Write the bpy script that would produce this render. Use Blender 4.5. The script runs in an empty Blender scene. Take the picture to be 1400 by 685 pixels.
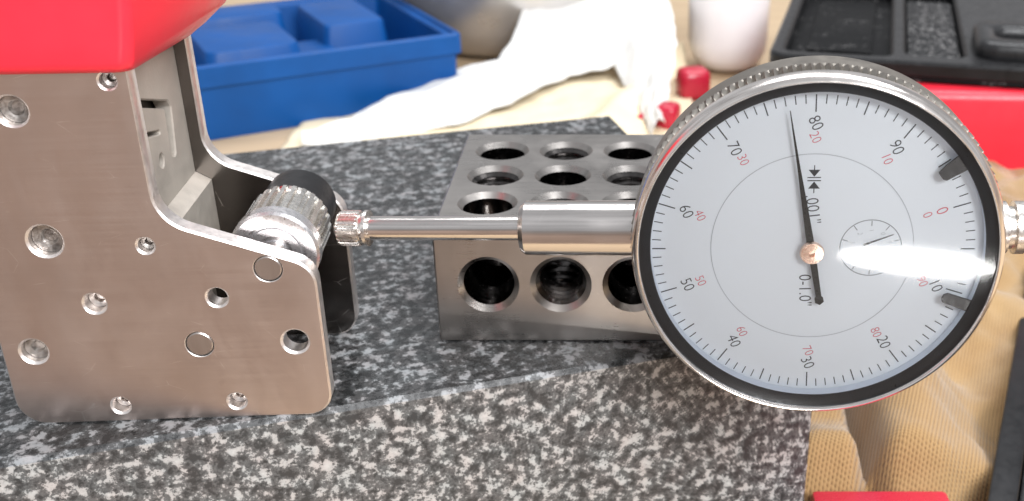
import bpy, bmesh, math, random
from mathutils import Vector, Matrix, noise

R = math.radians
MM = 0.001
scene = bpy.context.scene
COL = scene.collection
random.seed(7)

# ------------------------------------------------------------------ camera
cam_data = bpy.data.cameras.new("camera")
cam = bpy.data.objects.new("camera", cam_data)
COL.objects.link(cam)
cam.location = (0.0, 0.0, 0.112)
cam.rotation_euler = (R(64.8), 0, 0)
cam_data.sensor_width = 36
cam_data.lens = 36 * 1500 / 1400
cam_data.shift_x = -150 / 1400
cam_data.clip_start = 0.01
cam_data.clip_end = 50
cam_data.dof.use_dof = True
cam_data.dof.focus_distance = 0.188
cam_data.dof.aperture_fstop = 30
scene.camera = cam

# ------------------------------------------------------------------ room light
world = bpy.data.worlds.new("World")
scene.world = world
world.use_nodes = True
wn, wl = world.node_tree.nodes, world.node_tree.links
wn.clear()
wo = wn.new("ShaderNodeOutputWorld"); wb = wn.new("ShaderNodeBackground")
wtc = wn.new("ShaderNodeTexCoord"); wsx = wn.new("ShaderNodeSeparateXYZ")
wmr = wn.new("ShaderNodeMapRange"); wcr = wn.new("ShaderNodeValToRGB")
wmr.inputs[1].default_value = -1; wmr.inputs[2].default_value = 1
wl.new(wtc.outputs["Generated"], wsx.inputs[0]); wl.new(wsx.outputs[2], wmr.inputs[0])
wl.new(wmr.outputs[0], wcr.inputs[0]); wl.new(wcr.outputs[0], wb.inputs[0]); wl.new(wb.outputs[0], wo.inputs[0])
e = wcr.color_ramp.elements
e[0].position = 0.0; e[0].color = (0.46, 0.33, 0.265, 1)
e[1].position = 1.0; e[1].color = (0.66, 0.68, 0.71, 1)
m_ = wcr.color_ramp.elements.new(0.45); m_.color = (0.53, 0.395, 0.325, 1)
m_ = wcr.color_ramp.elements.new(0.62); m_.color = (0.56, 0.575, 0.60, 1)
wnz = wn.new("ShaderNodeTexNoise"); wnz.inputs["Scale"].default_value = 2.6; wnz.inputs["Detail"].default_value = 2
wl.new(wtc.outputs["Generated"], wnz.inputs["Vector"])
wm2 = wn.new("ShaderNodeMapRange"); wm2.inputs[1].default_value = 0.35; wm2.inputs[2].default_value = 0.65
wm2.inputs[3].default_value = 0.5; wm2.inputs[4].default_value = 1.15
wl.new(wnz.outputs["Fac"], wm2.inputs[0]); wl.new(wm2.outputs[0], wb.inputs[1])


def area(name, loc, target, sx, sy, watts, col, shape='RECTANGLE'):
    l = bpy.data.lights.new(name, 'AREA')
    l.shape = shape; l.size = sx; l.size_y = sy; l.energy = watts; l.color = col
    o = bpy.data.objects.new(name, l); COL.objects.link(o)
    o.location = loc
    o.rotation_euler = (Vector(target) - Vector(loc)).to_track_quat('-Z', 'Y').to_euler()
    return o


area("ceiling_light", (0.25, 0.75, 1.25), (0, 0.3, 0), 1.3, 0.5, 18, (0.97, 0.98, 1.0))
area("window_light", (0.38, -0.52, 0.66), (0.0, 0.2, 0), 0.6, 0.5, 19.5, (0.97, 0.98, 1.0))
area("bench_lamp", (0.170, -0.655, -0.323), (0.048, 0.163, 0.033), 0.19, 0.032, 0.62, (1.0, 0.99, 0.97), 'ELLIPSE')

vs = scene.view_settings
vs.view_transform = 'Standard'; vs.look = 'None'; vs.exposure = 0.0; vs.gamma = 1.0
vs.use_curve_mapping = False

# ------------------------------------------------------------------ materials


def new_mat(name):
    m = bpy.data.materials.new(name); m.use_nodes = True
    nt = m.node_tree
    b = nt.nodes["Principled BSDF"]
    return m, nt, b


def ramp(nt, fac, stops, interp='LINEAR'):
    r = nt.nodes.new("ShaderNodeValToRGB"); r.color_ramp.interpolation = interp
    els = r.color_ramp.elements
    while len(els) < len(stops):
        els.new(0.5)
    for el, (p, c) in zip(els, stops):
        el.position = p
        el.color = (c, c, c, 1) if not hasattr(c, '__len__') else (*c, 1)
    nt.links.new(fac, r.inputs[0])
    return r.outputs[0]


def coords(nt, scale=(1000, 1000, 1000), rot=(0, 0, 0)):
    tc = nt.nodes.new("ShaderNodeTexCoord"); mp = nt.nodes.new("ShaderNodeMapping")
    mp.inputs["Scale"].default_value = scale; mp.inputs["Rotation"].default_value = rot
    nt.links.new(tc.outputs["Object"], mp.inputs[0])
    return mp.outputs[0]


def noise_tex(nt, vec, scale, detail=3, rough=0.55, dist=0.0):
    n = nt.nodes.new("ShaderNodeTexNoise")
    n.inputs["Scale"].default_value = scale; n.inputs["Detail"].default_value = detail
    n.inputs["Roughness"].default_value = rough; n.inputs["Distortion"].default_value = dist
    nt.links.new(vec, n.inputs["Vector"])
    return n.outputs["Fac"]


def mixc(nt, fac, a, b, mode='MIX'):
    m = nt.nodes.new("ShaderNodeMix"); m.data_type = 'RGBA'; m.blend_type = mode
    for sock, v in ((m.inputs[0], fac), (m.inputs[6], a), (m.inputs[7], b)):
        if hasattr(v, 'links'):
            nt.links.new(v, sock)
        elif hasattr(v, '__len__'):
            sock.default_value = (*v, 1)
        else:
            sock.default_value = v
    return m.outputs[2]


def bump(nt, b, height, strength, dist):
    n = nt.nodes.new("ShaderNodeBump")
    n.inputs["Strength"].default_value = strength; n.inputs["Distance"].default_value = dist
    nt.links.new(height, n.inputs["Height"]); nt.links.new(n.outputs[0], b.inputs["Normal"])


def simple(name, col, rough=0.5, metal=0.0, var=0.12, vscale=0.15, rvar=0.08, bmp=0.0, bscale=1.5, spec=0.5):
    m, nt, b = new_mat(name)
    v = coords(nt)
    f = noise_tex(nt, v, vscale, 4)
    lo = tuple(c * (1 - var) for c in col); hi = tuple(min(1, c * (1 + var)) for c in col)
    c = ramp(nt, f, ((0.3, lo), (0.7, hi)))
    nt.links.new(c, b.inputs["Base Color"])
    f2 = noise_tex(nt, v, vscale * 4, 4)
    rr = ramp(nt, f2, ((0.3, max(0.02, rough - rvar)), (0.7, rough + rvar)))
    nt.links.new(rr, b.inputs["Roughness"])
    b.inputs["Metallic"].default_value = metal
    b.inputs["Specular IOR Level"].default_value = spec
    if bmp > 0:
        bump(nt, b, noise_tex(nt, v, bscale, 4), bmp, 0.0003)
    return m


def smudge(nt, rough):
    f = noise_tex(nt, coords(nt, (1000, 1000, 420)), 0.07, 5, 0.65, 0.6)
    mr = nt.nodes.new("ShaderNodeMapRange")
    for i, x in enumerate((0.36, 0.66, -0.12 * rough, 0.18 * rough)): mr.inputs[i + 1].default_value = x
    nt.links.new(f, mr.inputs[0])
    return mr.outputs[0]


def brushed(name, col, rough, direction, scr=0.5, tarn=0.12):
    """metal with fine grain along one object axis and a few stray scratches"""
    m, nt, b = new_mat(name)
    sc = [2600, 2600, 2600]; sc['XYZ'.index(direction)] = 45
    g = noise_tex(nt, coords(nt, tuple(sc)), 1.0, 3, 0.7)
    v = coords(nt)
    big = noise_tex(nt, v, 0.055, 4, 0.6)
    lo = tuple(c * (1 - tarn) for c in col)
    c = ramp(nt, big, ((0.32, lo), (0.68, col)))
    # scratches: thin bands of a stretched voronoi
    sv = nt.nodes.new("ShaderNodeTexVoronoi"); sv.feature = 'DISTANCE_TO_EDGE'; sv.inputs["Scale"].default_value = 0.11
    nt.links.new(coords(nt, (1000, 400, 1600), (0.3, 0.7, 0.2)), sv.inputs["Vector"])
    s = ramp(nt, sv.outputs["Distance"], ((0.0, 1.0), (0.012, 0.0)))
    msk = ramp(nt, noise_tex(nt, v, 0.22, 2), ((0.56, 0.0), (0.66, scr)))
    mm = nt.nodes.new("ShaderNodeMath"); mm.operation = 'MULTIPLY'
    nt.links.new(s, mm.inputs[0]); nt.links.new(msk, mm.inputs[1])
    c2 = mixc(nt, mm.outputs[0], c, (0.92, 0.88, 0.85))
    gg = ramp(nt, g, ((0.3, 0.965), (0.7, 1.0)))
    c3 = mixc(nt, 1.0, c2, gg, 'MULTIPLY')
    nt.links.new(c3, b.inputs["Base Color"])
    rr = ramp(nt, g, ((0.25, rough - 0.03), (0.75, rough + 0.04)))
    ad = nt.nodes.new("ShaderNodeMath"); ad.operation = 'ADD'
    nt.links.new(rr, ad.inputs[0]); nt.links.new(smudge(nt, rough), ad.inputs[1])
    nt.links.new(ad.outputs[0], b.inputs["Roughness"])
    b.inputs["Metallic"].default_value = 1.0
    n1_ = nt.nodes.new("ShaderNodeBump"); n1_.inputs["Strength"].default_value = 0.6; n1_.inputs["Distance"].default_value = 0.0011
    nt.links.new(noise_tex(nt, coords(nt, (1000, 1000, 220)), 0.06, 1, 0.4), n1_.inputs["Height"])
    n2_ = nt.nodes.new("ShaderNodeBump"); n2_.inputs["Strength"].default_value = 0.12; n2_.inputs["Distance"].default_value = 0.00004
    nt.links.new(g, n2_.inputs["Height"]); nt.links.new(n1_.outputs[0], n2_.inputs["Normal"]); nt.links.new(n2_.outputs[0], b.inputs["Normal"])
    return m


def granite(name, dark, mid, light, rough, lt=0.545):
    m, nt, b = new_mat(name)
    v = coords(nt)
    n1 = noise_tex(nt, v, 0.43, 5, 0.62, 0.0)
    n0_ = noise_tex(nt, v, 0.085, 2, 0.5, 0.0)
    n2 = noise_tex(nt, v, 1.7, 4, 0.7, 0.0)
    mx = nt.nodes.new("ShaderNodeMath"); mx.operation = 'MULTIPLY_ADD'; mx.inputs[1].default_value = 0.34
    nt.links.new(n2, mx.inputs[0]); nt.links.new(n1, mx.inputs[2])          # about 0.65 +- 0.12
    m3 = nt.nodes.new("ShaderNodeMath"); m3.operation = 'MULTIPLY_ADD'; m3.inputs[1].default_value = 0.22
    nt.links.new(n0_, m3.inputs[0]); nt.links.new(mx.outputs[0], m3.inputs[2]); mx = m3       # clusters of lighter and darker grain
    o_ = 0.28
    c = ramp(nt, mx.outputs[0], ((0.40 + o_, dark), (0.475 + o_, mid), (lt - 0.02 + o_, tuple(x * 1.25 for x in mid)), (lt + 0.025 + o_, light), (lt + 0.16 + o_, tuple(min(1, x * 1.3) for x in light))))
    n3 = noise_tex(nt, v, 0.62, 3, 0.55, 0.0)                                # black mica
    c = mixc(nt, ramp(nt, n3, ((0.60, 0.0), (0.64, 0.8))), c, tuple(x * 0.6 for x in dark))
    tn = noise_tex(nt, v, 0.22, 2)
    tc_ = ramp(nt, tn, ((0.35, (1.04, 0.98, 0.96)), (0.65, (0.97, 1.0, 1.0))))
    c = mixc(nt, 1.0, c, tc_, 'MULTIPLY')
    nt.links.new(c, b.inputs["Base Color"])
    rr = ramp(nt, n1, ((0.35, rough - 0.08), (0.65, rough + 0.1)))
    nt.links.new(rr, b.inputs["Roughness"])
    bump(nt, b, mx.outputs[0], 0.3, 0.0001)
    return m


M = {}
M['bench'] = None


def wood():
    m, nt, b = new_mat("bench_wood")
    v = coords(nt, (14, 160, 160), (0, 0, 0.5))
    n = noise_tex(nt, v, 1.0, 5, 0.6, 0.6)
    c = ramp(nt, n, ((0.3, (0.47, 0.34, 0.21)), (0.55, (0.54, 0.40, 0.255)), (0.75, (0.58, 0.44, 0.29))))
    nt.links.new(c, b.inputs["Base Color"]); b.inputs["Roughness"].default_value = 0.55
    bump(nt, b, n, 0.2, 0.0003)
    return m


M['bench'] = wood()
M['gran_top'] = granite("granite_lapped", (0.016, 0.0165, 0.017), (0.042, 0.043, 0.044), (0.20, 0.204, 0.21), 0.30, 0.56)
M['gran_side'] = granite("granite_sawn_lit", (0.030, 0.030, 0.031), (0.085, 0.085, 0.085), (0.34, 0.335, 0.328), 0.62, 0.545)  # lighter than the top: sawn finish, plus front light put into the colour
M['alu'] = brushed("brushed_aluminium", (0.70, 0.605, 0.56), 0.34, 'X')
M['alu_edge'] = simple("cut_aluminium_edge", (0.80, 0.75, 0.72), 0.42, 1.0, 0.12, 0.4)
M['shaded_plate'] = brushed("shaded_aluminium", (0.18, 0.165, 0.155), 0.22, 'X', 0.9)  # aluminium darkened to carry the shade between the plates
M['web'] = simple("cast_grey_web", (0.44, 0.40, 0.35), 0.45, 0.35, 0.15, 0.12, bmp=0.15)
M['pin'] = brushed("pin_steel", (0.56, 0.51, 0.48), 0.33, 'Z', 0.2)
M['screw'] = simple("screw_zinc", (0.34, 0.315, 0.295), 0.42, 1.0, 0.5, 0.6, bmp=0.8, bscale=0.6)
M['block'] = brushed("ground_tool_steel", (0.475, 0.445, 0.42), 0.29, 'X', 0.3, 0.2)
M['chrome'] = simple("polished_steel", (0.80, 0.755, 0.725), 0.14, 1.0, 0.05, 0.1, 0.04)
M['stemm'] = brushed("stem_steel", (0.76, 0.715, 0.685), 0.17, 'X', 0.2, 0.05)
M['nickel'] = simple("nickel_knurl", (0.72, 0.68, 0.64), 0.30, 1.0, 0.1, 0.5)
M['hub'] = simple("rose_brass_hub", (0.80, 0.60, 0.50), 0.25, 1.0, 0.08, 0.3)
M['bezel'] = simple("satin_nickel_bezel", (0.25, 0.23, 0.205), 0.46, 1.0, 0.08, 0.1)
M['rim'] = simple("polished_rim", (0.86, 0.80, 0.76), 0.20, 1.0, 0.04, 0.1, 0.04)
M['roller'] = simple("bright_roller", (0.74, 0.71, 0.67), 0.26, 1.0, 0.12, 0.3)
M['bear'] = simple("bearing_face", (0.62, 0.61, 0.62), 0.30, 0.9, 0.06, 0.3)
M['black'] = simple("black_plastic", (0.012, 0.012, 0.013), 0.38, 0, 0.25, 0.1, 0.1, 0.1, 0.8, 0.25)
M['blackring'] = simple("black_ring", (0.013, 0.014, 0.016), 0.35, 0, 0.1, 0.2)
M['greyblack'] = simple("worn_black_plastic", (0.017, 0.017, 0.018), 0.33, 0, 0.2, 0.1, 0.1, 0.25, 0.5, 0.4)
M['hand'] = simple("blackened_hand", (0.022, 0.024, 0.024), 0.3, 0.3, 0.1, 0.3)
M['clip'] = simple("grey_clip", (0.05, 0.052, 0.055), 0.32, 0.2, 0.1, 0.3)
M['red'] = simple("red_gloss_paint", (0.86, 0.026, 0.05), 0.36, 0, 0.06, 0.05, 0.05, 0.05, 0.6)
M['red2'] = simple("dark_red_plastic", (0.46, 0.014, 0.04), 0.3, 0, 0.1, 0.05)
M['blue'] = simple("blue_moulded_plastic", (0.001, 0.068, 0.265), 0.48, 0, 0.15, 0.03, 0.06, 0.15, 0.7, 0.3)
M['paper'] = simple("white_paper", (0.70, 0.69, 0.665), 0.85, 0, 0.03, 0.05, bmp=0.2, bscale=0.3)
M['bottle'] = simple("white_plastic", (0.84, 0.82, 0.83), 0.35, 0, 0.03, 0.05)
M['steel_bowl'] = simple("stainless", (0.60, 0.58, 0.57), 0.34, 0.75, 0.2, 0.02, 0.08)
M['cream'] = simple("cream_cloth", (0.78, 0.66, 0.46), 0.9, 0, 0.08, 0.04, bmp=0.35, bscale=0.9)
M['ink'] = simple("black_ink", (0.055, 0.058, 0.065), 0.6, 0, 0.1, 0.2)
M['inkgrey'] = simple("grey_ink", (0.22, 0.24, 0.26), 0.6, 0, 0.1, 0.2)
M['inkfaint'] = simple("faint_grey_ink", (0.55, 0.58, 0.62), 0.6, 0, 0.1, 0.2)
M['inkred'] = simple("red_ink", (0.72, 0.16, 0.19), 0.6, 0, 0.1, 0.2)
M['dial'] = simple("dial_white", (0.88, 0.925, 0.97), 0.42, 0, 0.02, 0.02)
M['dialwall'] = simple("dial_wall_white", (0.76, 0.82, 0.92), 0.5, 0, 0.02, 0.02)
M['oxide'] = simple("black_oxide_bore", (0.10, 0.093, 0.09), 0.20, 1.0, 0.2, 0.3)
M['dark'] = simple("slot_shade_dark", (0.02, 0.018, 0.016), 0.5, 0.2, 0.2, 0.2)  # near black, the shade seen inside the web slots


def knit():
    m, nt, b = new_mat("gold_knit")
    v = coords(nt, (1000, 1000, 1000), (0, 0, 0.35))
    w = nt.nodes.new("ShaderNodeTexWave"); w.wave_type = 'BANDS'; w.bands_direction = 'X'
    w.inputs["Scale"].default_value = 0.36; w.inputs["Distortion"].default_value = 0.9; w.inputs["Detail"].default_value = 1
    w.inputs["Detail Scale"].default_value = 0.12
    nt.links.new(v, w.inputs["Vector"])
    w2 = nt.nodes.new("ShaderNodeTexWave"); w2.bands_direction = 'Y'
    w2.inputs["Scale"].default_value = 0.46; w2.inputs["Distortion"].default_value = 0.8; w2.inputs["Detail"].default_value = 1
    w2.inputs["Detail Scale"].default_value = 0.2
    nt.links.new(v, w2.inputs["Vector"])
    mul = nt.nodes.new("ShaderNodeMath"); mul.operation = 'MULTIPLY_ADD'; mul.inputs[1].default_value = 0.4
    nt.links.new(w2.outputs["Fac"], mul.inputs[0]); nt.links.new(w.outputs["Fac"], mul.inputs[2])
    fz = noise_tex(nt, v, 1.2, 4, 0.7)
    mu2 = nt.nodes.new("ShaderNodeMath"); mu2.operation = 'MULTIPLY_ADD'; mu2.inputs[1].default_value = 0.8
    nt.links.new(fz, mu2.inputs[0]); nt.links.new(mul.outputs[0], mu2.inputs[2])
    base = ramp(nt, mu2.outputs[0], ((0.4, (0.13, 0.068, 0.023)), (1.4, (0.33, 0.20, 0.083))))
    bigf = noise_tex(nt, v, 0.022, 3)
    c = mixc(nt, ramp(nt, bigf, ((0.48, 0.0), (0.60, 0.6))), base, (0.40, 0.265, 0.125))
    nt.links.new(c, b.inputs["Base Color"]); b.inputs["Roughness"].default_value = 0.92
    b.inputs["Sheen Weight"].default_value = 0.3
    bump(nt, b, mu2.outputs[0], 0.5, 0.0003)
    return m


M['knit'] = knit()


def scuffed():
    m, nt, b = new_mat("scuffed_black")
    v = coords(nt)
    n = noise_tex(nt, v, 0.09, 5, 0.75, 0.8)
    msk = ramp(nt, n, ((0.55, 0.0), (0.72, 1.0)))
    f = noise_tex(nt, v, 0.8, 4, 0.7)
    fm = ramp(nt, f, ((0.50, 0.0), (0.68, 0.7)))
    mm = nt.nodes.new("ShaderNodeMath"); mm.operation = 'MULTIPLY'
    nt.links.new(msk, mm.inputs[0]); nt.links.new(fm, mm.inputs[1])
    c = mixc(nt, mm.outputs[0], (0.005, 0.005, 0.0055), (0.6, 0.58, 0.57))  # scuffs over a near-black base that stands in for deeper wells' shade
    nt.links.new(c, b.inputs["Base Color"]); b.inputs["Roughness"].default_value = 0.5
    b.inputs["Specular IOR Level"].default_value = 0.12
    bump(nt, b, f, 0.2, 0.0003)
    return m


M['scuff'] = scuffed()


def scratched():
    m, nt, b = new_mat("scratched_black")
    v = coords(nt, (1000, 600, 1000), (0, 0, 0.4))
    vo = nt.nodes.new("ShaderNodeTexVoronoi"); vo.feature = 'DISTANCE_TO_EDGE'; vo.inputs["Scale"].default_value = 0.16
    va = nt.nodes.new("ShaderNodeVectorMath"); va.operation = 'MULTIPLY_ADD'; va.inputs[1].default_value = (9, 9, 9)
    nz = nt.nodes.new("ShaderNodeTexNoise"); nz.inputs["Scale"].default_value = 0.12; nz.inputs["Detail"].default_value = 3
    nt.links.new(v, nz.inputs["Vector"]); nt.links.new(nz.outputs["Color"], va.inputs[0]); nt.links.new(v, va.inputs[2])
    nt.links.new(va.outputs[0], vo.inputs["Vector"])
    ln = ramp(nt, vo.outputs["Distance"], ((0.0, 1.0), (0.045, 0.0)))
    f = noise_tex(nt, v, 0.5, 5, 0.75)
    mk = ramp(nt, f, ((0.42, 0.0), (0.62, 0.8)))
    mm = nt.nodes.new("ShaderNodeMath"); mm.operation = 'MULTIPLY'
    nt.links.new(ln, mm.inputs[0]); nt.links.new(mk, mm.inputs[1])
    sp = ramp(nt, noise_tex(nt, v, 1.1, 2, 0.5), ((0.66, 0.0), (0.72, 0.7)))
    c = mixc(nt, mm.outputs[0], (0.016, 0.016, 0.017), (0.55, 0.53, 0.52))
    c = mixc(nt, sp, c, (0.5, 0.49, 0.48))
    nt.links.new(c, b.inputs["Base Color"]); b.inputs["Roughness"].default_value = 0.5
    b.inputs["Specular IOR Level"].default_value = 0.2
    bump(nt, b, f, 0.3, 0.0004)
    return m


M['scratch'] = scratched()


def crystal():
    m = bpy.data.materials.new("crystal"); m.use_nodes = True
    nt = m.node_tree; nt.nodes.clear()
    o = nt.nodes.new("ShaderNodeOutputMaterial"); mx = nt.nodes.new("ShaderNodeMixShader")
    t = nt.nodes.new("ShaderNodeBsdfTransparent"); t.inputs[0].default_value = (0.985, 0.99, 0.99, 1)
    g = nt.nodes.new("ShaderNodeBsdfGlossy"); sm_ = nt.nodes.new("ShaderNodeMapRange")
    for i, x in enumerate((0.35, 0.68, 0.03, 0.075)): sm_.inputs[i + 1].default_value = x
    nt.links.new(noise_tex(nt, coords(nt), 0.10, 5, 0.7, 0.8), sm_.inputs[0])
    nt.links.new(sm_.outputs[0], g.inputs["Roughness"])
    fr = nt.nodes.new("ShaderNodeFresnel"); fr.inputs[0].default_value = 1.5
    nt.links.new(fr.outputs[0], mx.inputs[0]); nt.links.new(t.outputs[0], mx.inputs[1]); nt.links.new(g.outputs[0], mx.inputs[2])
    nt.links.new(mx.outputs[0], o.inputs[0])
    return m


M['crystal'] = crystal()

# ------------------------------------------------------------------ mesh helpers (all sizes in mm)


def link(name, me, mats, parent=None, smooth=35):
    ob = bpy.data.objects.new(name, me); COL.objects.link(ob)
    for k in (mats if isinstance(mats, (list, tuple)) else [mats]):
        me.materials.append(M[k] if isinstance(k, str) else k)
    if smooth:
        for p in me.polygons:
            p.use_smooth = True
        me.set_sharp_from_angle(angle=R(smooth))
    if parent is not None:
        ob.parent = parent
    return ob


def from_bm(name, bm, mats, parent=None, smooth=35, recalc=True):
    if recalc:
        bmesh.ops.recalc_face_normals(bm, faces=bm.faces)
    bmesh.ops.scale(bm, vec=(MM, MM, MM), verts=bm.verts)
    me = bpy.data.meshes.new(name); bm.to_mesh(me); bm.free()
    return link(name, me, mats, parent, smooth)


def tag(o, label, cat, group=None, kind=None):
    if label: o["label"] = label
    if cat: o["category"] = cat
    if group: o["group"] = group
    if kind: o["kind"] = kind
    return o


def thing(name, loc, label, cat, rz=0.0, group=None):
    o = bpy.data.objects.new(name, None); COL.objects.link(o)
    o.empty_display_size = 0.01
    o.location = Vector(loc) * MM; o.rotation_euler = (0, 0, rz)
    return tag(o, label, cat, group)


def box(bm, x0, x1, y0, y1, z0, z1, bev=0.0, seg=2, mi=0):
    vs_ = [bm.verts.new(p) for p in ((x0, y0, z0), (x1, y0, z0), (x1, y1, z0), (x0, y1, z0), (x0, y0, z1), (x1, y0, z1), (x1, y1, z1), (x0, y1, z1))]
    fs = [bm.faces.new([vs_[i] for i in f]) for f in ((3, 2, 1, 0), (4, 5, 6, 7), (0, 1, 5, 4), (1, 2, 6, 5), (2, 3, 7, 6), (3, 0, 4, 7))]
    for f in fs: f.material_index = mi
    if bev > 0:
        es = list({e for f in fs for e in f.edges})
        bmesh.ops.bevel(bm, geom=es, offset=bev, segments=seg, affect='EDGES', profile=0.5)


def lathe(bm, prof, axis='X', n=64, ribs=None, mi=None, center=(0, 0, 0), close=False):
    """prof: list of (t, r) along the axis. ribs: {index: (count, depth)} shaves teeth on that ring."""
    rings = []
    c = Vector(center)
    for k, (t, r) in enumerate(prof):
        ring = []
        if r <= 1e-6:
            ring = [bm.verts.new(c + Vector({'X': (t, 0, 0), 'Y': (0, t, 0), 'Z': (0, 0, t)}[axis]))]
        else:
            for i in range(n):
                a = 2 * math.pi * i / n; rr = r
                if ribs and k in ribs:
                    cnt, dep = ribs[k]
                    ph = (a * cnt / (2 * math.pi)) % 1.0
                    rr = r - dep * (1 - abs(2 * ph - 1)) if dep > 0 else r + dep * (0 if 0.28 < ph < 0.72 else 1)
                p = {'X': (t, rr * math.cos(a), rr * math.sin(a)), 'Y': (rr * math.cos(a), t, rr * math.sin(a)), 'Z': (rr * math.cos(a), rr * math.sin(a), t)}[axis]
                ring.append(bm.verts.new(c + Vector(p)))
        rings.append(ring)
    pairs = list(zip(rings[:-1], rings[1:]))
    if close: pairs.append((rings[-1], rings[0]))
    for k, (a, b) in enumerate(pairs):
        for i in range(n):
            j = (i + 1) % n
            if len(a) == 1 and len(b) == 1: continue
            if len(a) == 1: f = bm.faces.new((a[0], b[i], b[j]))
            elif len(b) == 1: f = bm.faces.new((a[i], a[j], b[0]))
            else: f = bm.faces.new((a[i], a[j], b[j], b[i]))
            if mi: f.material_index = mi[k]


def fillet(pts, seg=6):
    """pts: (x, y, radius) polygon -> rounded loop"""
    out = []
    n = len(pts)
    for i in range(n):
        p = Vector(pts[i][:2]); r = pts[i][2]
        if r <= 0: out.append(p); continue
        a = (Vector(pts[i - 1][:2]) - p).normalized(); b = (Vector(pts[(i + 1) % n][:2]) - p).normalized()
        ang = a.angle(b); t = r / math.tan(ang / 2)
        c = p + (a + b).normalized() * (r / math.sin(ang / 2))
        s = p + a * t - c; e_ = p + b * t - c
        a0 = math.atan2(s.y, s.x); a1 = math.atan2(e_.y, e_.x); d = (a1 - a0 + math.pi) % (2 * math.pi) - math.pi
        for k in range(seg + 1):
            th = a0 + d * k / seg
            out.append(c + Vector((math.cos(th), math.sin(th))) * r)
    return out


def offset_loop(loop, dist):
    """move each vertex along the loop normal (positive = to the left of travel)"""
    n = len(loop); out = []
    for i in range(n):
        t = (loop[(i + 1) % n] - loop[i - 1]).normalized()
        out.append(loop[i] + Vector((-t.y, t.x)) * dist)
    return out


def area_sign(l):
    return sum(l[i - 1].x * l[i].y - l[i].x * l[i - 1].y for i in range(len(l)))


def circle(x, y, r, n=28):
    return [Vector((x + r * math.cos(2 * math.pi * i / n), y + r * math.sin(2 * math.pi * i / n))) for i in range(n)]


def plate(bm, outline, holes, y0, y1, bev=0.35, to3=lambda u, y, v: (u, y, v)):
    """outline/holes in (u, v); front at y0, back at y1. holes: (loop, chamfer). material 0 faces, 1 edges"""
    loops = [(outline, bev, 1)] + [(h, c, -1) for h, c in holes]
    front_e, back_e = [], []
    for lp, ch, sgn in loops:
        if area_sign(lp) < 0: lp = lp[::-1]
        s = 1 if sgn > 0 else -1
        a = offset_loop(lp, ch * s)
        rings = [(y0, a), (y0 + ch, lp), (y1 - min(ch, 0.3), lp), (y1, offset_loop(lp, min(ch, 0.3) * s))]
        rv = [[bm.verts.new(to3(p.x, y, p.y)) for p in l] for y, l in rings]
        n = len(lp)
        for ra, rb in zip(rv[:-1], rv[1:]):
            for i in range(n):
                f = bm.faces.new((ra[i], ra[(i + 1) % n], rb[(i + 1) % n], rb[i])); f.material_index = 1
        for i in range(n):
            front_e.append(bm.edges.get((rv[0][i], rv[0][(i + 1) % n])))
            back_e.append(bm.edges.get((rv[3][i], rv[3][(i + 1) % n])))
    bm.edges.index_update()
    for es in (front_e, back_e):
        g = bmesh.ops.triangle_fill(bm, use_beauty=True, use_dissolve=False, edges=es)
        for f in g['geom']:
            if isinstance(f, bmesh.types.BMFace): f.material_index = 0


# ------------------------------------------------------------------ setting: bench
bm = bmesh.new(); box(bm, -900, 900, 95, 1300, -80, -55, 2)
tag(from_bm("workbench", bm, 'bench'), None, None, kind="structure")

# ------------------------------------------------------------------ granite plate
gp = thing("granite_plate", (41.5, 199.6, -55), "speckled dark granite surface plate under the bracket and steel block", "surface plate", R(17.6))
L_, D_, T_ = 245, 149, 55
bm = bmesh.new(); box(bm, -L_, 0, 0, D_, 0, T_, 0.9, 1)
for f in bm.faces:
    f.normal_update()
    c = f.calc_center_median()
    f.material_index = 0 if f.normal.z > 0.5 else 1
slab = from_bm("slab", bm, ['gran_top', 'gran_side'], gp, 0)

# ------------------------------------------------------------------ steel bracket with red cap
br = thing("clamp_bracket", (-54.5, 167.9, 0), "brushed aluminium bracket with drilled side plates and glossy red cap", "bracket", R(3.6))
outline = fillet([(-22.6, 72, 0), (-22.6, 39.0, 7), (2.1, 29.9, 5.0), (2.1, 0, 4.5), (-53.2, 0, 5), (-53.2, 72, 0)], 8)
hole_list = [  # u, v, diameter, chamfer, kind
    (-41.5, 58.4, 4.9, 0.35, 'screw'), (-25.9, 63.0, 2.7, 0.3, 'screw'), (-41.3, 35.9, 5.5, 0.4, 'screw'),
    (-25.2, 34.6, 2.7, 0.35, 'screw'), (-35.6, 24.0, 3.6, 0.35, 'deep'), (-15.0, 24.5, 3.4, 0.35, 'open'),
    (-2.9, 15.4, 4.4, 0.4, 'open'), (-47.7, 15.0, 4.5, 0.4, 'screw'), (-35.1, 3.4, 3.1, 0.35, 'deep'), (-14.7, 3.5, 3.1, 0.35, 'deep'),
    (-5.7, 29.7, 4.9, 0.12, 'pin'), (-19.4, 15.4, 4.9, 0.12, 'pin')]
TH = 3.5
bm = bmesh.new()
plate(bm, outline, [(circle(u, v, d / 2), ch) for u, v, d, ch, k in hole_list], 0, TH, 0.35)
fp = from_bm("front_plate", bm, ['alu', 'alu_edge'], br, 40)
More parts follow.
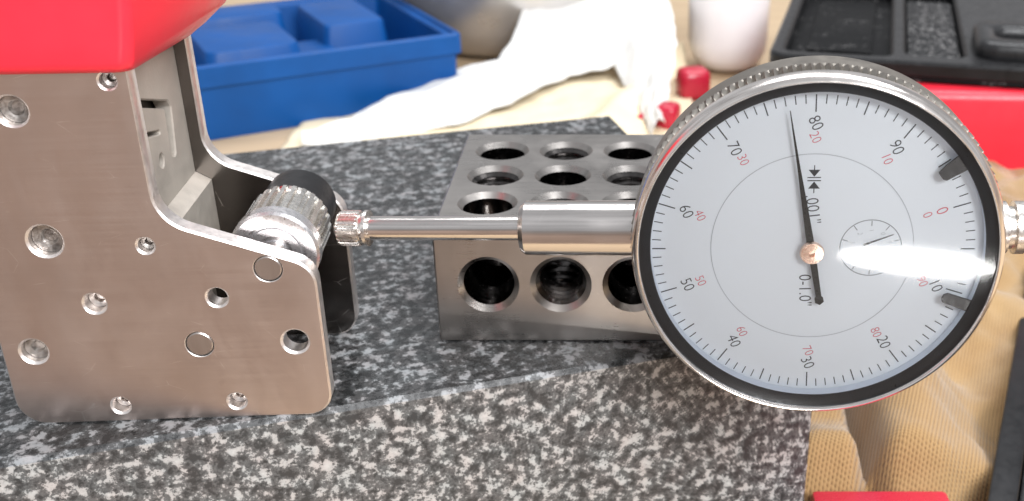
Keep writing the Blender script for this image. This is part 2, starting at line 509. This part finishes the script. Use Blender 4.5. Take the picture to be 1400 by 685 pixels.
for u, v, d, ch, k in hole_list:
    bm = bmesh.new()
    if k == 'pin':
        lathe(bm, [(0.03, 0), (0.03, d / 2 - 0.38), (0.22, d / 2 - 0.16), (3.3, d / 2 - 0.16), (3.3, 0)], 'Y', 32, center=(u, 0, v))
        from_bm("pin", bm, 'pin', fp)
    elif k in ('screw', 'deep'):
        y = 1.7 if k == 'screw' else 2.3
        r = d / 2 - 0.06
        lathe(bm, [(y + 0.9, 0), (y + 0.8, r * 0.4), (y + 0.2, r * 0.55), (y, r * 0.8), (y - 0.1, r), (3.4, r), (3.4, 0)], 'Y', 24, center=(u, 0, v))
        from_bm("screw", bm, 'screw' if k == 'screw' else 'pin', fp)
# rear plate (same profile, cavity shade put into its darker metal)
rear_holes = [(circle(-15.0, 24.5, 1.7), 0.3)]
bm = bmesh.new(); plate(bm, outline, rear_holes, 29.5, 33.0, 0.35)
from_bm("rear_plate", bm, ['shaded_plate', 'alu_edge'], br, 40)
# web between the plates, with a slot pattern cast into it
webo = [Vector(p) for p in ((TH + .02, 0.5), (29.45, 0.5), (29.45, 71), (TH + .02, 71))]
ell = fillet([(9.5, 55.6, .3), (19.6, 52.2, .3), (19.0, 43.6, .8), (21.2, 42.8, .8), (23.0, 51.6, .8), (22.0, 52.9, .8), (9.5, 57.0, .3)], 4)
mid = fillet([(9.5, 51.2, .3), (15.5, 49.6, .4), (15.5, 48.9, .3), (9.5, 50.3, .3)], 3)
bm = bmesh.new()
plate(bm, webo, [(ell, 0.25), (mid, 0.2), (circle(13.8, 44.6, 1.25, 20), 0.25)], 0, 3, 0.05, to3=lambda u, y, v: (-25.0 - y, u, v))
web = from_bm("web_plate", bm, ['web', 'web'], br, 40)
bm = bmesh.new(); box(bm, -31.5, -28.3, TH + .05, 29.4, 2, 70)  # dark sheet added behind the slots to give them their shade
from_bm("shade_backing", bm, 'dark', web)
# ledge at the foot of the web
bm = bmesh.new()
prof = [(-24.95, 36.6), (-22.2, 34.9), (-22.2, 20), (-24.95, 20)]
va = [bm.verts.new((u, TH + .06, v)) for u, v in prof]; vb = [bm.verts.new((u, 29.4, v)) for u, v in prof]
bm.faces.new(va); bm.faces.new(vb[::-1])
for i in range(4): bm.faces.new((va[i], vb[i], vb[(i + 1) % 4], va[(i + 1) % 4]))
from_bm("ledge", bm, 'web', br, 20)
# roller on the axle
AX = (-5.7, 0, 30.2)
bm = bmesh.new()
lathe(bm, [(5.2, 0), (5.2, 2.2), (5.6, 2.3), (5.6, 3.1), (5.15, 3.2), (5.15, 4.6), (5.5, 4.75), (5.5, 5.3), (5.1, 5.4), (5.0, 7.3), (5.5, 7.75), (8.0, 7.75), (8.3, 7.3), (8.3, 0)], 'Y', 64, center=AX)
bearing = from_bm("bearing", bm, 'bear', br, 30)
bm = bmesh.new(); lathe(bm, [(3.6, 0), (3.6, 2.0), (5.3, 2.0), (5.3, 0)], 'Y', 32, center=AX)
from_bm("axle", bm, 'pin', bearing)
bm = bmesh.new()
lathe(bm, [(8.3, 0), (8.3, 7.2), (8.6, 7.45), (18.6, 7.45), (19.2, 7.05), (19.2, 0)], 'Y', 260, ribs={2: (26, -0.9), 3: (26, -0.9)}, center=AX)
from_bm("ribbed_roller", bm, 'roller', br, 30)
bm = bmesh.new()
lathe(bm, [(19.2, 0), (19.2, 6.3), (19.6, 6.7), (28.4, 6.7), (29.0, 6.2), (29.0, 0)], 'Y', 64, center=AX)
from_bm("black_sleeve", bm, 'black', br, 35)
# red cap: rings of (front-right corner, rear-right corner) flaring upward
bm = bmesh.new()
rings = []
for z, uf, ur, ins in ((64.6, -21.9, -22.4, 1.2), (65.4, -21.3, -21.3, 0.25), (66.4, -21.0, -19.6, 0), (69.5, -20.6, -15.2, 0), (74, -20.0, -12.0, 0), (80, -19.2, -10.0, 0), (90, -18.2, -8.5, 0), (94, -18.8, -9.5, 1.2)):
    f0 = -2.2 + ins; r0 = 36 - ins
    dz = lambda w: -0.075 * max(0, w) * max(0, (80 - z) / 15.5 if z < 80 else 0)
    pl = fillet([(-56.5 + ins, f0, 1.5), (uf, f0, 2.2), (ur, r0, 3), (-56.5 + ins, r0, 1.5)], 5)
    rings.append([bm.verts.new((p.x, p.y, z + dz(p.y))) for p in pl])
for a, b in zip(rings[:-1], rings[1:]):
    for i in range(len(a)): bm.faces.new((a[i], a[(i + 1) % len(a)], b[(i + 1) % len(a)], b[i]))
bm.faces.new(rings[0]); bm.faces.new(rings[-1])
from_bm("cap", bm, 'red', br, 50)

# ------------------------------------------------------------------ drilled steel block
XB, YB, WB, DB, HB = -37.0, 194.4, 76.2, 56.8, 24.8
blk = thing("drilled_block", (XB, YB, 0.0), "grey steel setup block with rows of drilled and threaded holes", "steel block")
bm = bmesh.new(); box(bm, 0, WB, 0, DB, 0.05, HB, 0.35, 1)
body = from_bm("body", bm, ['block', 'oxide'], blk, 0)


def cutter(r, depth, thread, axis, c):
    b_ = bmesh.new()
    prof = [(1.0, 0), (1.0, r + 2.0), (-1.15, r)] if axis == 'Z' else [(-1.0, 0), (-1.0, r + 2.0), (1.15, r)]
    s = -1 if axis == 'Z' else 1
    if thread:
        t = 1.3
        while t + 1.7 < depth:
            prof += [(s * t, r), (s * (t + 0.7), r - 0.75), (s * (t + 0.95), r - 0.75), (s * (t + 1.65), r)]; t += 1.75
    prof += [(s * depth, r), (s * depth, 0)]
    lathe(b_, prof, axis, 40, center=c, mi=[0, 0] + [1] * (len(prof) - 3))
    bmesh.ops.recalc_face_normals(b_, faces=b_.faces)
    bmesh.ops.scale(b_, vec=(MM, MM, MM), verts=b_.verts)
    me = bpy.data.meshes.new("cutter"); b_.to_mesh(me); b_.free()
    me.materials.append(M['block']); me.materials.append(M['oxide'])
    return bpy.data.objects.new("cutter", me)


cutters = []
for j, yy in enumerate((14.0, 29.6, 45.2)):
    for i in range(5):
        xx = 9.4 + 14.75 * i
        if xx > WB - 6: continue
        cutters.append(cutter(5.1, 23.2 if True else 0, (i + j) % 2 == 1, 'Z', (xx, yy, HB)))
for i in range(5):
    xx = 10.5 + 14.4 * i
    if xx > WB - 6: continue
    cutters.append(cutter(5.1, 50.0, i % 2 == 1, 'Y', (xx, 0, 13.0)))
for c in cutters:
    COL.objects.link(c); c.parent = blk
    md = body.modifiers.new("cut", 'BOOLEAN'); md.operation = 'DIFFERENCE'; md.object = c; md.solver = 'EXACT'
bpy.context.view_layer.update()
dg = bpy.context.evaluated_depsgraph_get()
me2 = bpy.data.meshes.new_from_object(body.evaluated_get(dg))
body.modifiers.clear(); body.data = me2; me2.name = "body"
for p in me2.polygons: p.use_smooth = True
me2.set_sharp_from_angle(angle=R(28))
for c in cutters: bpy.data.objects.remove(c)

# ------------------------------------------------------------------ dial indicator
S = Vector((33.26, 176.16, 33.55)); Kp = Vector((-51.97, 183.53, 30.15))
ax = (S - Kp).normalized()
yw, tl = R(5), R(0.82)
n0 = Vector((-math.sin(yw) * math.cos(tl), -math.cos(yw) * math.cos(tl), math.sin(tl)))
nn = (n0 - ax * n0.dot(ax)).normalized(); ay = -nn; az = ax.cross(ay)
di = thing("dial_indicator", S, "round dial indicator with white face, steel bezel and long plunger", "dial indicator")
di.rotation_euler = Matrix((ax, ay, az)).transposed().to_euler()
# local: x along stem (right), y away from viewer, z up on the dial; dial face at y = -8.5
bm = bmesh.new()
lathe(bm, [(9.0, 0), (9.0, 27.0), (8.0, 28.6), (1.0, 28.8), (0.2, 28.2), (0.2, 0)], 'Y', 96)
case = from_bm("case", bm, 'bezel', di, 30)
bm = bmesh.new()
NT = 132
lathe(bm, [(0.4, 29.0), (0.2, 30.4), (-0.3, 30.8), (-5.4, 30.9), (-5.9, 31.1), (-8.6, 31.2), (-9.2, 30.7)], 'Y', NT * 6, ribs={4: (NT, 0.5), 5: (NT, 1.15), 6: (NT, 0.7)})
bez = from_bm("bezel", bm, 'bezel', di, 18)
bm = bmesh.new()
lathe(bm, [(-9.1, 30.5), (-9.3, 30.85), (-10.4, 30.85), (-11.4, 30.6), (-12.1, 30.15), (-12.4, 29.75), (-12.2, 29.5), (-11.7, 29.45)], 'Y', 160)
from_bm("polished_rim", bm, 'rim', bez, 60)
bm = bmesh.new()
lathe(bm, [(-11.75, 29.47), (-11.6, 29.3), (-10.9, 27.75), (-10.6, 27.6), (-10.4, 27.7)], 'Y', 160)
from_bm("black_ring", bm, 'blackring', bez, 60)
bm = bmesh.new()
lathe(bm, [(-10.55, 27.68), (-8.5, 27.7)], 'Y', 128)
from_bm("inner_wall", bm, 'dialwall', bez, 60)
bm = bmesh.new(); lathe(bm, [(-8.45, 0), (-8.45, 28.4)], 'Y', 128)
dp = from_bm("dial_plate", bm, 'dial', di, 30)
OX, OZ = -0.55, -0.25


def P(r, deg): return (OX + r * math.cos(R(deg)), OZ + r * math.sin(R(deg)))


def flat(name, polys, y, mat, parent):
    """thin printed polygons on the dial; polys are lists of (u, v)"""
    bm_ = bmesh.new()
    for pl in polys:
        bm_.faces.new([bm_.verts.new((u, y, v)) for u, v in pl])
    return from_bm(name, bm_, mat, parent, 0)


def bar(p, q, w0, w1=None):
    w1 = w0 if w1 is None else w1
    a, b = Vector(p), Vector(q); t = (b - a).normalized(); nrm = Vector((-t.y, t.x))
    return [tuple(a + nrm * w0 / 2), tuple(a - nrm * w0 / 2), tuple(b - nrm * w1 / 2), tuple(b + nrm * w1 / 2)]


def ringpolys(c, r, w, a0=0, a1=360, n=96):
    out = []
    for i in range(n):
        t0 = R(a0 + (a1 - a0) * i / n); t1 = R(a0 + (a1 - a0) * (i + 1) / n)
        out.append([(c[0] + rr * math.cos(t), c[1] + rr * math.sin(t)) for rr, t in ((r - w / 2, t0), (r + w / 2, t0), (r + w / 2, t1), (r - w / 2, t1))])
    return out


YP = -8.49
ticks = []
for v in range(100):
    a = 90 - (v - 80) * 3.6
    r_in = 24.0 if v % 10 == 0 else (24.6 if v % 5 == 0 else 25.4)
    ticks.append(bar(P(r_in, a), P(26.9, a), 0.2 if v % 5 == 0 else 0.16))
flat("graduations", ticks, YP, 'ink', dp)
flat("printed_circle", ringpolys((OX, OZ), 16.9, 0.15), YP, 'inkfaint', dp)
SC = (9.3, -0.1)
sub = ringpolys(SC, 5.1, 0.13, n=48)
for k in range(10):
    a = R(36 * k + 18)
    sub.append(bar((SC[0] + 4.0 * math.cos(a), SC[1] + 4.0 * math.sin(a)), (SC[0] + 4.95 * math.cos(a), SC[1] + 4.95 * math.sin(a)), 0.13))
flat("revolution_counter", sub, YP, 'inkgrey', dp)


def text(body_, size, u, v, deg, mat, name, y=YP):
    cu = bpy.data.curves.new("txt", 'FONT'); cu.body = body_; cu.size = size * MM
    cu.align_x = 'CENTER'; cu.align_y = 'CENTER'; cu.resolution_u = 3; cu.offset = -0.00003
    o = bpy.data.objects.new("txt", cu); COL.objects.link(o)
    bpy.context.view_layer.update()
    me = bpy.data.meshes.new_from_object(o.evaluated_get(bpy.context.evaluated_depsgraph_get()))
    bpy.data.objects.remove(o)
    c, s = math.cos(R(deg)), math.sin(R(deg))
    for vt in me.vertices:
        x, z = vt.co.x * 0.86, vt.co.y
        vt.co = ((u * MM + x * c - z * s), y * MM, (v * MM + x * s + z * c))
    me.materials.clear()
    return link(name, me, mat, dp, 0)


for k in range(10):
    v = k * 10
    a = 90 - (v - 80) * 3.6
    red = {0: '0', 10: '90', 20: '80', 30: '70', 40: '60', 50: '50', 60: '40', 70: '30', 80: '20', 90: '10'}[v]
    u_, v_ = P(22.1, a); text(str(v), 2.85, u_, v_, -66, 'ink' if v else 'inkred', "numeral")
    u_, v_ = P(19.7, a); text(red, 2.3, u_, v_, -66, 'inkred', "numeral")
for k in range(10):
    a = R(18 + 36 * k + 36)
    text(str(k), 1.15, SC[0] + 3.2 * math.cos(a), SC[1] + 3.2 * math.sin(a), -80, 'inkgrey', "numeral")
text('.001"', 3.0, -0.55, 6.9, -83, 'ink', "lettering")
text('0-1.0"', 3.0, -1.45, -8.1, -88, 'ink', "lettering")
cx = -0.45
sym = [[(cx - 0.95, 13.9), (cx + 0.95, 13.9), (cx, 12.7)], bar((cx - 1.1, 12.55), (cx + 1.1, 12.55), 0.17), bar((cx - 1.1, 12.0), (cx + 1.1, 12.0), 0.17),
       [(cx - 0.95, 10.6), (cx, 11.85), (cx + 0.95, 10.6)], bar((cx, 13.85), (cx, 14.7), 0.15), bar((cx, 9.8), (cx, 10.65), 0.15)]
flat("plunger_symbol", sym, YP, 'ink', dp)
# needle: a thin solid
NA = 99.6
bm = bmesh.new()
tt = Vector((math.cos(R(NA)), math.sin(R(NA)))); tn_ = Vector((-tt.y, tt.x)); h0 = Vector((OX, OZ))
prof_n = [(-10.0, 0.02), (-9.5, 0.75), (-8.7, 0.72), (-8.4, 0.48), (0, 0.62), (3, 0.62), (12, 0.36), (15, 0.26), (25.0, 0.07)]
up_, dn_ = [], []
for y in (-10.05, -9.85):
    left = [bm.verts.new(((h0 + tt * s + tn_ * w)[0], y, (h0 + tt * s + tn_ * w)[1])) for s, w in prof_n]
    right = [bm.verts.new(((h0 + tt * s - tn_ * w)[0], y, (h0 + tt * s - tn_ * w)[1])) for s, w in prof_n]
    (up_ if y < -10 else dn_).extend(left + right[::-1])
bm.faces.new(up_); bm.faces.new(dn_[::-1])
for i in range(len(up_)): bm.faces.new((up_[i], dn_[i], dn_[(i + 1) % len(up_)], up_[(i + 1) % len(up_)]))
nd = from_bm("needle", bm, 'hand', di, 0)
bm = bmesh.new()
lathe(bm, [(-8.5, 1.3), (-9.7, 1.3), (-9.7, 1.9), (-10.3, 2.05), (-10.7, 1.85), (-10.75, 0.55), (-10.2, 0.4), (-10.2, 0)], 'Y', 40, center=(OX, 0, OZ))
from_bm("hub", bm, 'hub', nd, 40)
bm = bmesh.new()
a_ = SC; lathe(bm, [(-8.5, 0.0), (-9.0, 0.0)], 'Y', 8)
bm.free()
flatneedle = bar((SC[0] - 1.2, SC[1] + 0.7), (SC[0] + 3.6, SC[1] + 2.6), 0.35, 0.1)
bm = bmesh.new()
f = bm.faces.new([bm.verts.new((u, -8.9, v)) for u, v in flatneedle])
g = bmesh.ops.extrude_face_region(bm, geom=[f]); bmesh.ops.translate(bm, vec=(0, 0.12, 0), verts=[x for x in g['geom'] if isinstance(x, bmesh.types.BMVert)])
from_bm("counter_needle", bm, 'clip', di, 0)


def limit_clip(deg, tip, wt, wr, slant):
    bm_ = bmesh.new()
    t = Vector((math.cos(R(deg)), math.sin(R(deg)))); q = Vector((-t.y, t.x))
    pts = [t * 28.3 + q * wr / 2, t * (tip + 0.4 + slant) + q * wt / 2, t * tip + q * (wt / 2 - 0.5), t * tip - q * (wt / 2 - 0.5), t * (tip + 0.4) - q * wt / 2, t * 28.3 - q * wr / 2]
    a = [bm_.verts.new((p.x, -10.55, p.y)) for p in pts]; b = [bm_.verts.new((p.x, -10.2, p.y)) for p in pts]
    bm_.faces.new(a); bm_.faces.new(b[::-1])
    for i in range(6): bm_.faces.new((a[i], b[i], b[(i + 1) % 6], a[(i + 1) % 6]))
    bmesh.ops.bevel(bm_, geom=list(bm_.edges), offset=0.08, segments=1, affect='EDGES')
    from_bm("limit_clip", bm_, 'clip', di, 0)


limit_clip(34.5, 23.6, 2.4, 3.0, 1.2)
limit_clip(-21.0, 22.9, 1.9, 2.2, 0.2)
bm = bmesh.new()
lathe(bm, [(-12.1, 0), (-12.05, 8), (-11.95, 16), (-11.8, 24), (-11.65, 29.45)], 'Y', 96)
from_bm("crystal", bm, 'crystal', di, 60)
# stem, plunger, contact
bm = bmesh.new()
lathe(bm, [(-26.0, 4.9), (-50.6, 4.9), (-51.5, 4.2), (-51.6, 2.4), (-49, 2.35)], 'X', 64)
from_bm("stem", bm, 'stemm', di, 35)
bm = bmesh.new()
lathe(bm, [(-45, 2.22), (-80.4, 2.22)], 'X', 48)
pg = from_bm("plunger", bm, 'stemm', di, 35)
bm = bmesh.new()
lathe(bm, [(-79.6, 2.2), (-79.7, 3.3), (-80.3, 3.35), (-80.45, 2.85), (-81.1, 2.8), (-81.2, 3.1), (-81.5, 3.3), (-84.6, 3.3), (-85.1, 3.0), (-85.2, 1.5)], 'X', 144, ribs={6: (24, -0.42), 7: (24, -0.42)})
from_bm("knurled_contact", bm, 'nickel', pg, 30)
bm = bmesh.new()
lathe(bm, [(-85.0, 1.8), (-85.6, 1.7), (-86.0, 1.3), (-86.35, 0.6), (-86.42, 0)], 'X', 32)
from_bm("contact_tip", bm, 'chrome', pg, 60)
bm = bmesh.new()
lathe(bm, [(24, 4.6), (33, 4.6), (33.2, 3.7), (34.2, 3.7), (34.4, 4.6), (36.0, 4.6), (36.2, 3.9), (37.0, 3.9), (37.2, 4.6), (52, 4.6), (53, 4.0), (53, 0)], 'X', 48)
from_bm("plunger_guard", bm, 'nickel', di, 30)
bm = bmesh.new()
lathe(bm, [(9.0, 26.5), (10.0, 26.2), (10.2, 0)], 'Y', 64); box(bm, -9.5, -1.0, 10.1, 24, -8.55, 6, 0.8)
from_bm("lug_back", bm, 'bezel', di, 30)

# ------------------------------------------------------------------ blue moulded tray
bt = thing("blue_tray", (-78, 530, -55), "blue moulded plastic case tray behind the granite plate", "tray", R(29.7))
LX, LY, TZ = 200, 118, 35
bm = bmesh.new()


def ring(x0, x1, y0, y1, z, r=3): return [bm.verts.new((p.x, p.y, z)) for p in fillet([(x0, y0, r), (x1, y0, r), (x1, y1, r), (x0, y1, r)], 4)]


rs = [ring(-LX + 3, -3, 3, LY - 3, 0.1, 3), ring(-LX + 2.4, -2.4, 2.4, LY - 2.4, 3), ring(-LX + 2.0, -2.0, 2.0, LY - 2.0, 24.6), ring(-LX, 0, 0, LY, 25.2), ring(-LX, 0, 0, LY, 34.2), ring(-LX + .8, -.8, .8, LY - .8, TZ),
      ring(-LX + 2.6, -2.6, 2.6, LY - 2.6, TZ), ring(-LX + 3, -3, 3, LY - 3, 33.6), ring(-LX + 5.2, -5.2, 5.2, LY - 5.2, 33.3), ring(-LX + 5.8, -5.8, 5.8, LY - 5.8, 32.6), ring(-LX + 8, -8, 8, LY - 8, 9)]
for a, b in zip(rs[:-1], rs[1:]):
    for i in range(len(a)): bm.faces.new((a[i], a[(i + 1) % len(a)], b[(i + 1) % len(a)], b[i]))
bm.faces.new(rs[0]); bm.faces.new(rs[-1])
from_bm("tray_shell", bm, 'blue', bt, 30)


def mound(x0, x1, y0, y1, z1, sl=5, r=5, zb=9):
    global bm
    bm = bmesh.new()
    q = [ring(x0 - sl * .6, x1 + sl * .6, y0 - sl * .3, y1 + sl * .3, zb, r + 1), ring(x0, x1, y0, y1, z1 - 1.5, r), ring(x0 + .6, x1 - .6, y0 + .6, y1 - .6, z1 - .4, r), ring(x0 + 2, x1 - 2, y0 + 2, y1 - 2, z1, r)]
    for a, b in zip(q[:-1], q[1:]):
        for i in range(len(a)): bm.faces.new((a[i], a[(i + 1) % len(a)], b[(i + 1) % len(a)], b[i]))
    bm.faces.new(q[-1])
    from_bm("moulded_rib", bm, 'blue', bt, 30)


mound(-117, -74, 18, 70, 36, 7, 6)
mound(-55, -24, 44, 100, 36, 5, 4)
mound(-76, -52, 34, 60, 26, 3, 3)
mound(-190, -136, 14, 100, 34, 5, 5)
mound(-112, -66, 82, 108, 37, 4, 4)

# ------------------------------------------------------------------ white paper and cream cloth behind the plate


def grid_surface(name, nu, nv, fn, mat, thick=0.5, sm=80):
    bm_ = bmesh.new()
    vv = [[bm_.verts.new(fn(i / nu, j / nv)) for j in range(nv + 1)] for i in range(nu + 1)]
    for i in range(nu):
        for j in range(nv):
            bm_.faces.new((vv[i][j], vv[i + 1][j], vv[i + 1][j + 1], vv[i][j + 1]))
    bmesh.ops.recalc_face_normals(bm_, faces=bm_.faces)
    bmesh.ops.scale(bm_, vec=(MM, MM, MM), verts=bm_.verts)
    me = bpy.data.meshes.new(name); bm_.to_mesh(me); bm_.free()
    o = link(name, me, mat, None, sm)
    md = o.modifiers.new("thickness", 'SOLIDIFY'); md.thickness = thick * MM; md.offset = 0
    return o


def interp(pts, t):
    x = t * (len(pts) - 1); i = min(int(x), len(pts) - 2); f_ = x - i
    a, b = Vector(pts[i]), Vector(pts[i + 1])
    return a.lerp(b, f_)


def N(x, y, z, s): return noise.fractal(Vector((x, y, z)) * s, 0.8, 2.2, 3)


inner = [(-141, 456, -53), (-107, 464, -52), (-76, 486, -52), (-50, 516, -51), (-28, 552, -48), (-4, 560, -46), (7, 513, -50), (14, 466, -52)]
outer = [(-142, 461, -50), (-116, 500, -47), (-90, 536, -44), (-62, 545, -38), (-40, 640, -4), (22, 648, -4), (28, 560, -32), (20, 480, -50)]


def paper(u, v):
    a, b = interp(inner, u), interp(outer, u)
    p = a.lerp(b, v)
    hump = math.sin(math.pi * v) * 4
    p.z += hump + 3.0 * N(p.x, p.y, 3, 0.016) + 2.4 * abs(((u * 9 + v * 1.3 + N(p.x, p.y, 2, 0.012)) % 1.0) - 0.5) + 1.5 * abs(((v * 3 - u * 4 + N(p.y, p.x, 6, 0.012)) % 1.0) - 0.5)
    p.x += 2.0 * N(p.y, p.x, 1, 0.05)
    p.z = max(p.z, -54.2)
    return p


tag(grid_surface("paper_sheet", 150, 44, paper, 'paper', 0.25, 25), "crumpled white paper sheet arching behind the granite plate", "paper")


def cream(u, v):
    x = -150 + 185 * u; y0 = 305 + 0.31 * (x + 95); y = y0 + 50 + (0.45 * x + 330) * v * 0.62
    z = -54.4 + 3.0 * (0.5 + N(x, y, 5, 0.02)) + 1.2 * abs(N(x, y, 2, 0.06)) + 7 * math.exp(-((x - y * 0.35 + 178) / 9) ** 2)
    return Vector((x, y, max(z, -54.6)))


tag(grid_surface("cream_cloth", 80, 60, cream, 'cream', 0.6), "cream cloth lying between granite plate and white paper", "cloth")

# ------------------------------------------------------------------ stainless bowl, bottle, red clips
bm = bmesh.new()
lathe(bm, [(0.2, 0), (0.2, 38), (2, 46), (8, 56), (20, 64), (38, 69), (52, 71), (53, 74), (51.5, 74.3), (50.5, 70), (38, 67.6), (20, 62.6), (9, 54), (3, 44), (1.6, 36), (1.6, 0)], 'Z', 72)
o = from_bm("steel_bowl", bm, 'steel_bowl', None, 30); o.location = Vector((-68, 652, -55)) * MM
tag(o, "shiny stainless steel bowl behind the blue tray", "bowl")
bm = bmesh.new()
lathe(bm, [(0.3, 0), (0.3, 9), (1.5, 13.5), (5, 18), (10, 20.6), (17, 21.8), (62, 21.8), (70, 18), (74, 10), (86, 10), (86, 0)], 'Z', 56)
for v_ in bm.verts:
    k_ = 1 + 0.05 * N(v_.co.x, v_.co.y, v_.co.z, 0.03)
    v_.co.x *= k_; v_.co.y *= k_
o = from_bm("white_bottle", bm, 'bottle', None, 30); o.location = Vector((58, 592, -55)) * MM
tag(o, "white plastic bottle with rounded base beside the black case", "bottle")
for k, (x, y, rz, s, lab, dk) in enumerate(((36, 536, 0.25, 1.0, "larger red plastic clip lying near the white bottle", 'red2'), (21.5, 490, 1.2, 0.75, "small dark red clip just behind the steel block", 'red2'))):
    t_ = thing("red_clip", (x, y, -55), lab, "clip", rz, "red clips on the bench")
    bm = bmesh.new(); box(bm, -8 * s, 8 * s, -7 * s, 7 * s, 0.2, 16 * s, 4.0 * s, 3)
    from_bm("clip_body", bm, dk, t_, 40)
    bm = bmesh.new(); box(bm, -4 * s, 4 * s, 5 * s, 20 * s, 1.5, 7 * s, 2 * s, 3)
    from_bm("clip_jaw", bm, dk, t_, 40)

# ------------------------------------------------------------------ red box and black case at the right
rb = thing("red_box", (128, 424, -55), "red plastic box underneath the black case at right", "box", R(-3))
bm = bmesh.new(); box(bm, -30, 120, 0, 140, 0.1, 37.4, 3.5, 3)
from_bm("box_body", bm, 'red', rb, 35)
bc = thing("black_case", (61, 449, -17.4), "scuffed black plastic tool case with looped handle, on red box", "tool case", R(-13))
bm = bmesh.new()
# open tray: rim plus two wells
ol = fillet([(0, 0, 8), (190, 0, 8), (190, 150, 8), (0, 150, 8)], 5)
w1 = fillet([(6, 7, 5), (50, 7, 5), (50, 143, 5), (6, 143, 5)], 4)
w2 = fillet([(56, 11, 5), (80, 11, 5), (80, 143, 5), (56, 143, 5)], 4)
w3 = fillet([(91, 18, 6), (150, 18, 6), (150, 40, 6), (91, 40, 6)], 4)
plate(bm, ol, [(w1, 1.2), (w2, 1.2), (w3, 1.2)], 0, 6, 1.2, to3=lambda u, y, v: (u, v, 9 - y))
from_bm("case_rim", bm, ['greyblack', 'black'], bc, 40)
bm = bmesh.new(); box(bm, 1, 189, 1, 149, 0.1, 2.9, 1, 2)
from_bm("case_floor", bm, 'scuff', bc, 35)
bm = bmesh.new(); box(bm, 57, 79, 14, 130, 3, 6.0, 1.5, 2)
from_bm("foam_insert", bm, 'scratch', bc, 35)
bm = bmesh.new(); box(bm, 14, 42, 30, 130, 3, 4.2, 0.6, 2)
from_bm("foam_insert", bm, 'scuff', bc, 35)
bm = bmesh.new()
plate(bm, fillet([(84, 9, 9), (158, 9, 9), (158, 52, 9), (84, 52, 9)], 6), [(fillet([(92.5, 19, 6), (150, 19, 6), (150, 40, 6), (92.5, 40, 6)], 5), 1.6)], 0, 7, 2.0, to3=lambda u, y, v: (u, v, 16 - y))
from_bm("handle_frame", bm, ['greyblack', 'greyblack'], bc, 50)
bm = bmesh.new(); box(bm, 94, 149, 31, 38, 3.2, 12, 2.2, 3)
from_bm("handle", bm, 'black', bc, 35)

# ------------------------------------------------------------------ knit cloth, black tray edge and red bar by the plate's right end


def knitc(u, v):
    x = 30 + 150 * u; y = 150 + 285 * v
    edge = 41.5 + (y - 199.6) * -0.317          # right side of the plate
    xx = max(x, edge + 1.0 + 10 * u) if y > 196 else x
    z = -52 + 12 * (0.5 + N(x, y, 2, 0.016)) + 3.0 * N(x, y, 8, 0.045) + 4.0 * abs(math.sin((x * 0.9 - y * 0.35) * 0.055 + N(x, y, 4, 0.012)))
    z += 9 * math.exp(-((xx - 72 - 0.05 * (y - 230)) / 12) ** 2)
    z -= 16 * math.exp(-((xx - 58.5 - 0.02 * (y - 230)) / 3.0) ** 2)
    z += 10 * math.exp(-((xx - 100 + 0.2 * (y - 300)) / 18) ** 2) * v
    z -= 14 * max(0.0, min(1.0, (212 - y) / 8))
    return Vector((xx, y, max(z, -54.4)))


tag(grid_surface("knit_cloth", 110, 130, knitc, 'knit', 0.8), "golden beige ribbed knit cloth beside the plate's right end", "cloth")
kb = thing("black_tray", (88, 213, -55), "black plastic tray edge at the far right border", "tray", R(67.5))
bm = bmesh.new(); box(bm, -60, 118, -90, -0.0, 0.1, 3, 0.8)
from_bm("tray_base", bm, 'black', kb, 35)
bm = bmesh.new(); box(bm, -60, 118, -6.2, 0.2, 3.1, 13, 1.0)
from_bm("tray_wall", bm, 'black', kb, 35)
bm = bmesh.new(); box(bm, -60, 118, -10.0, -6.4, 3.1, 10, 1.0)
from_bm("tray_step", bm, 'greyblack', kb, 35)
o = None
bm = bmesh.new(); box(bm, 0, 31, -40, 0, 0, 7, 1.2, 2)
o = from_bm("red_bar", bm, 'red2', None, 35); o.location = Vector((43.2, 203.5, -51)) * MM
tag(o, "flat red bar at the plate's lower right corner", "bar")
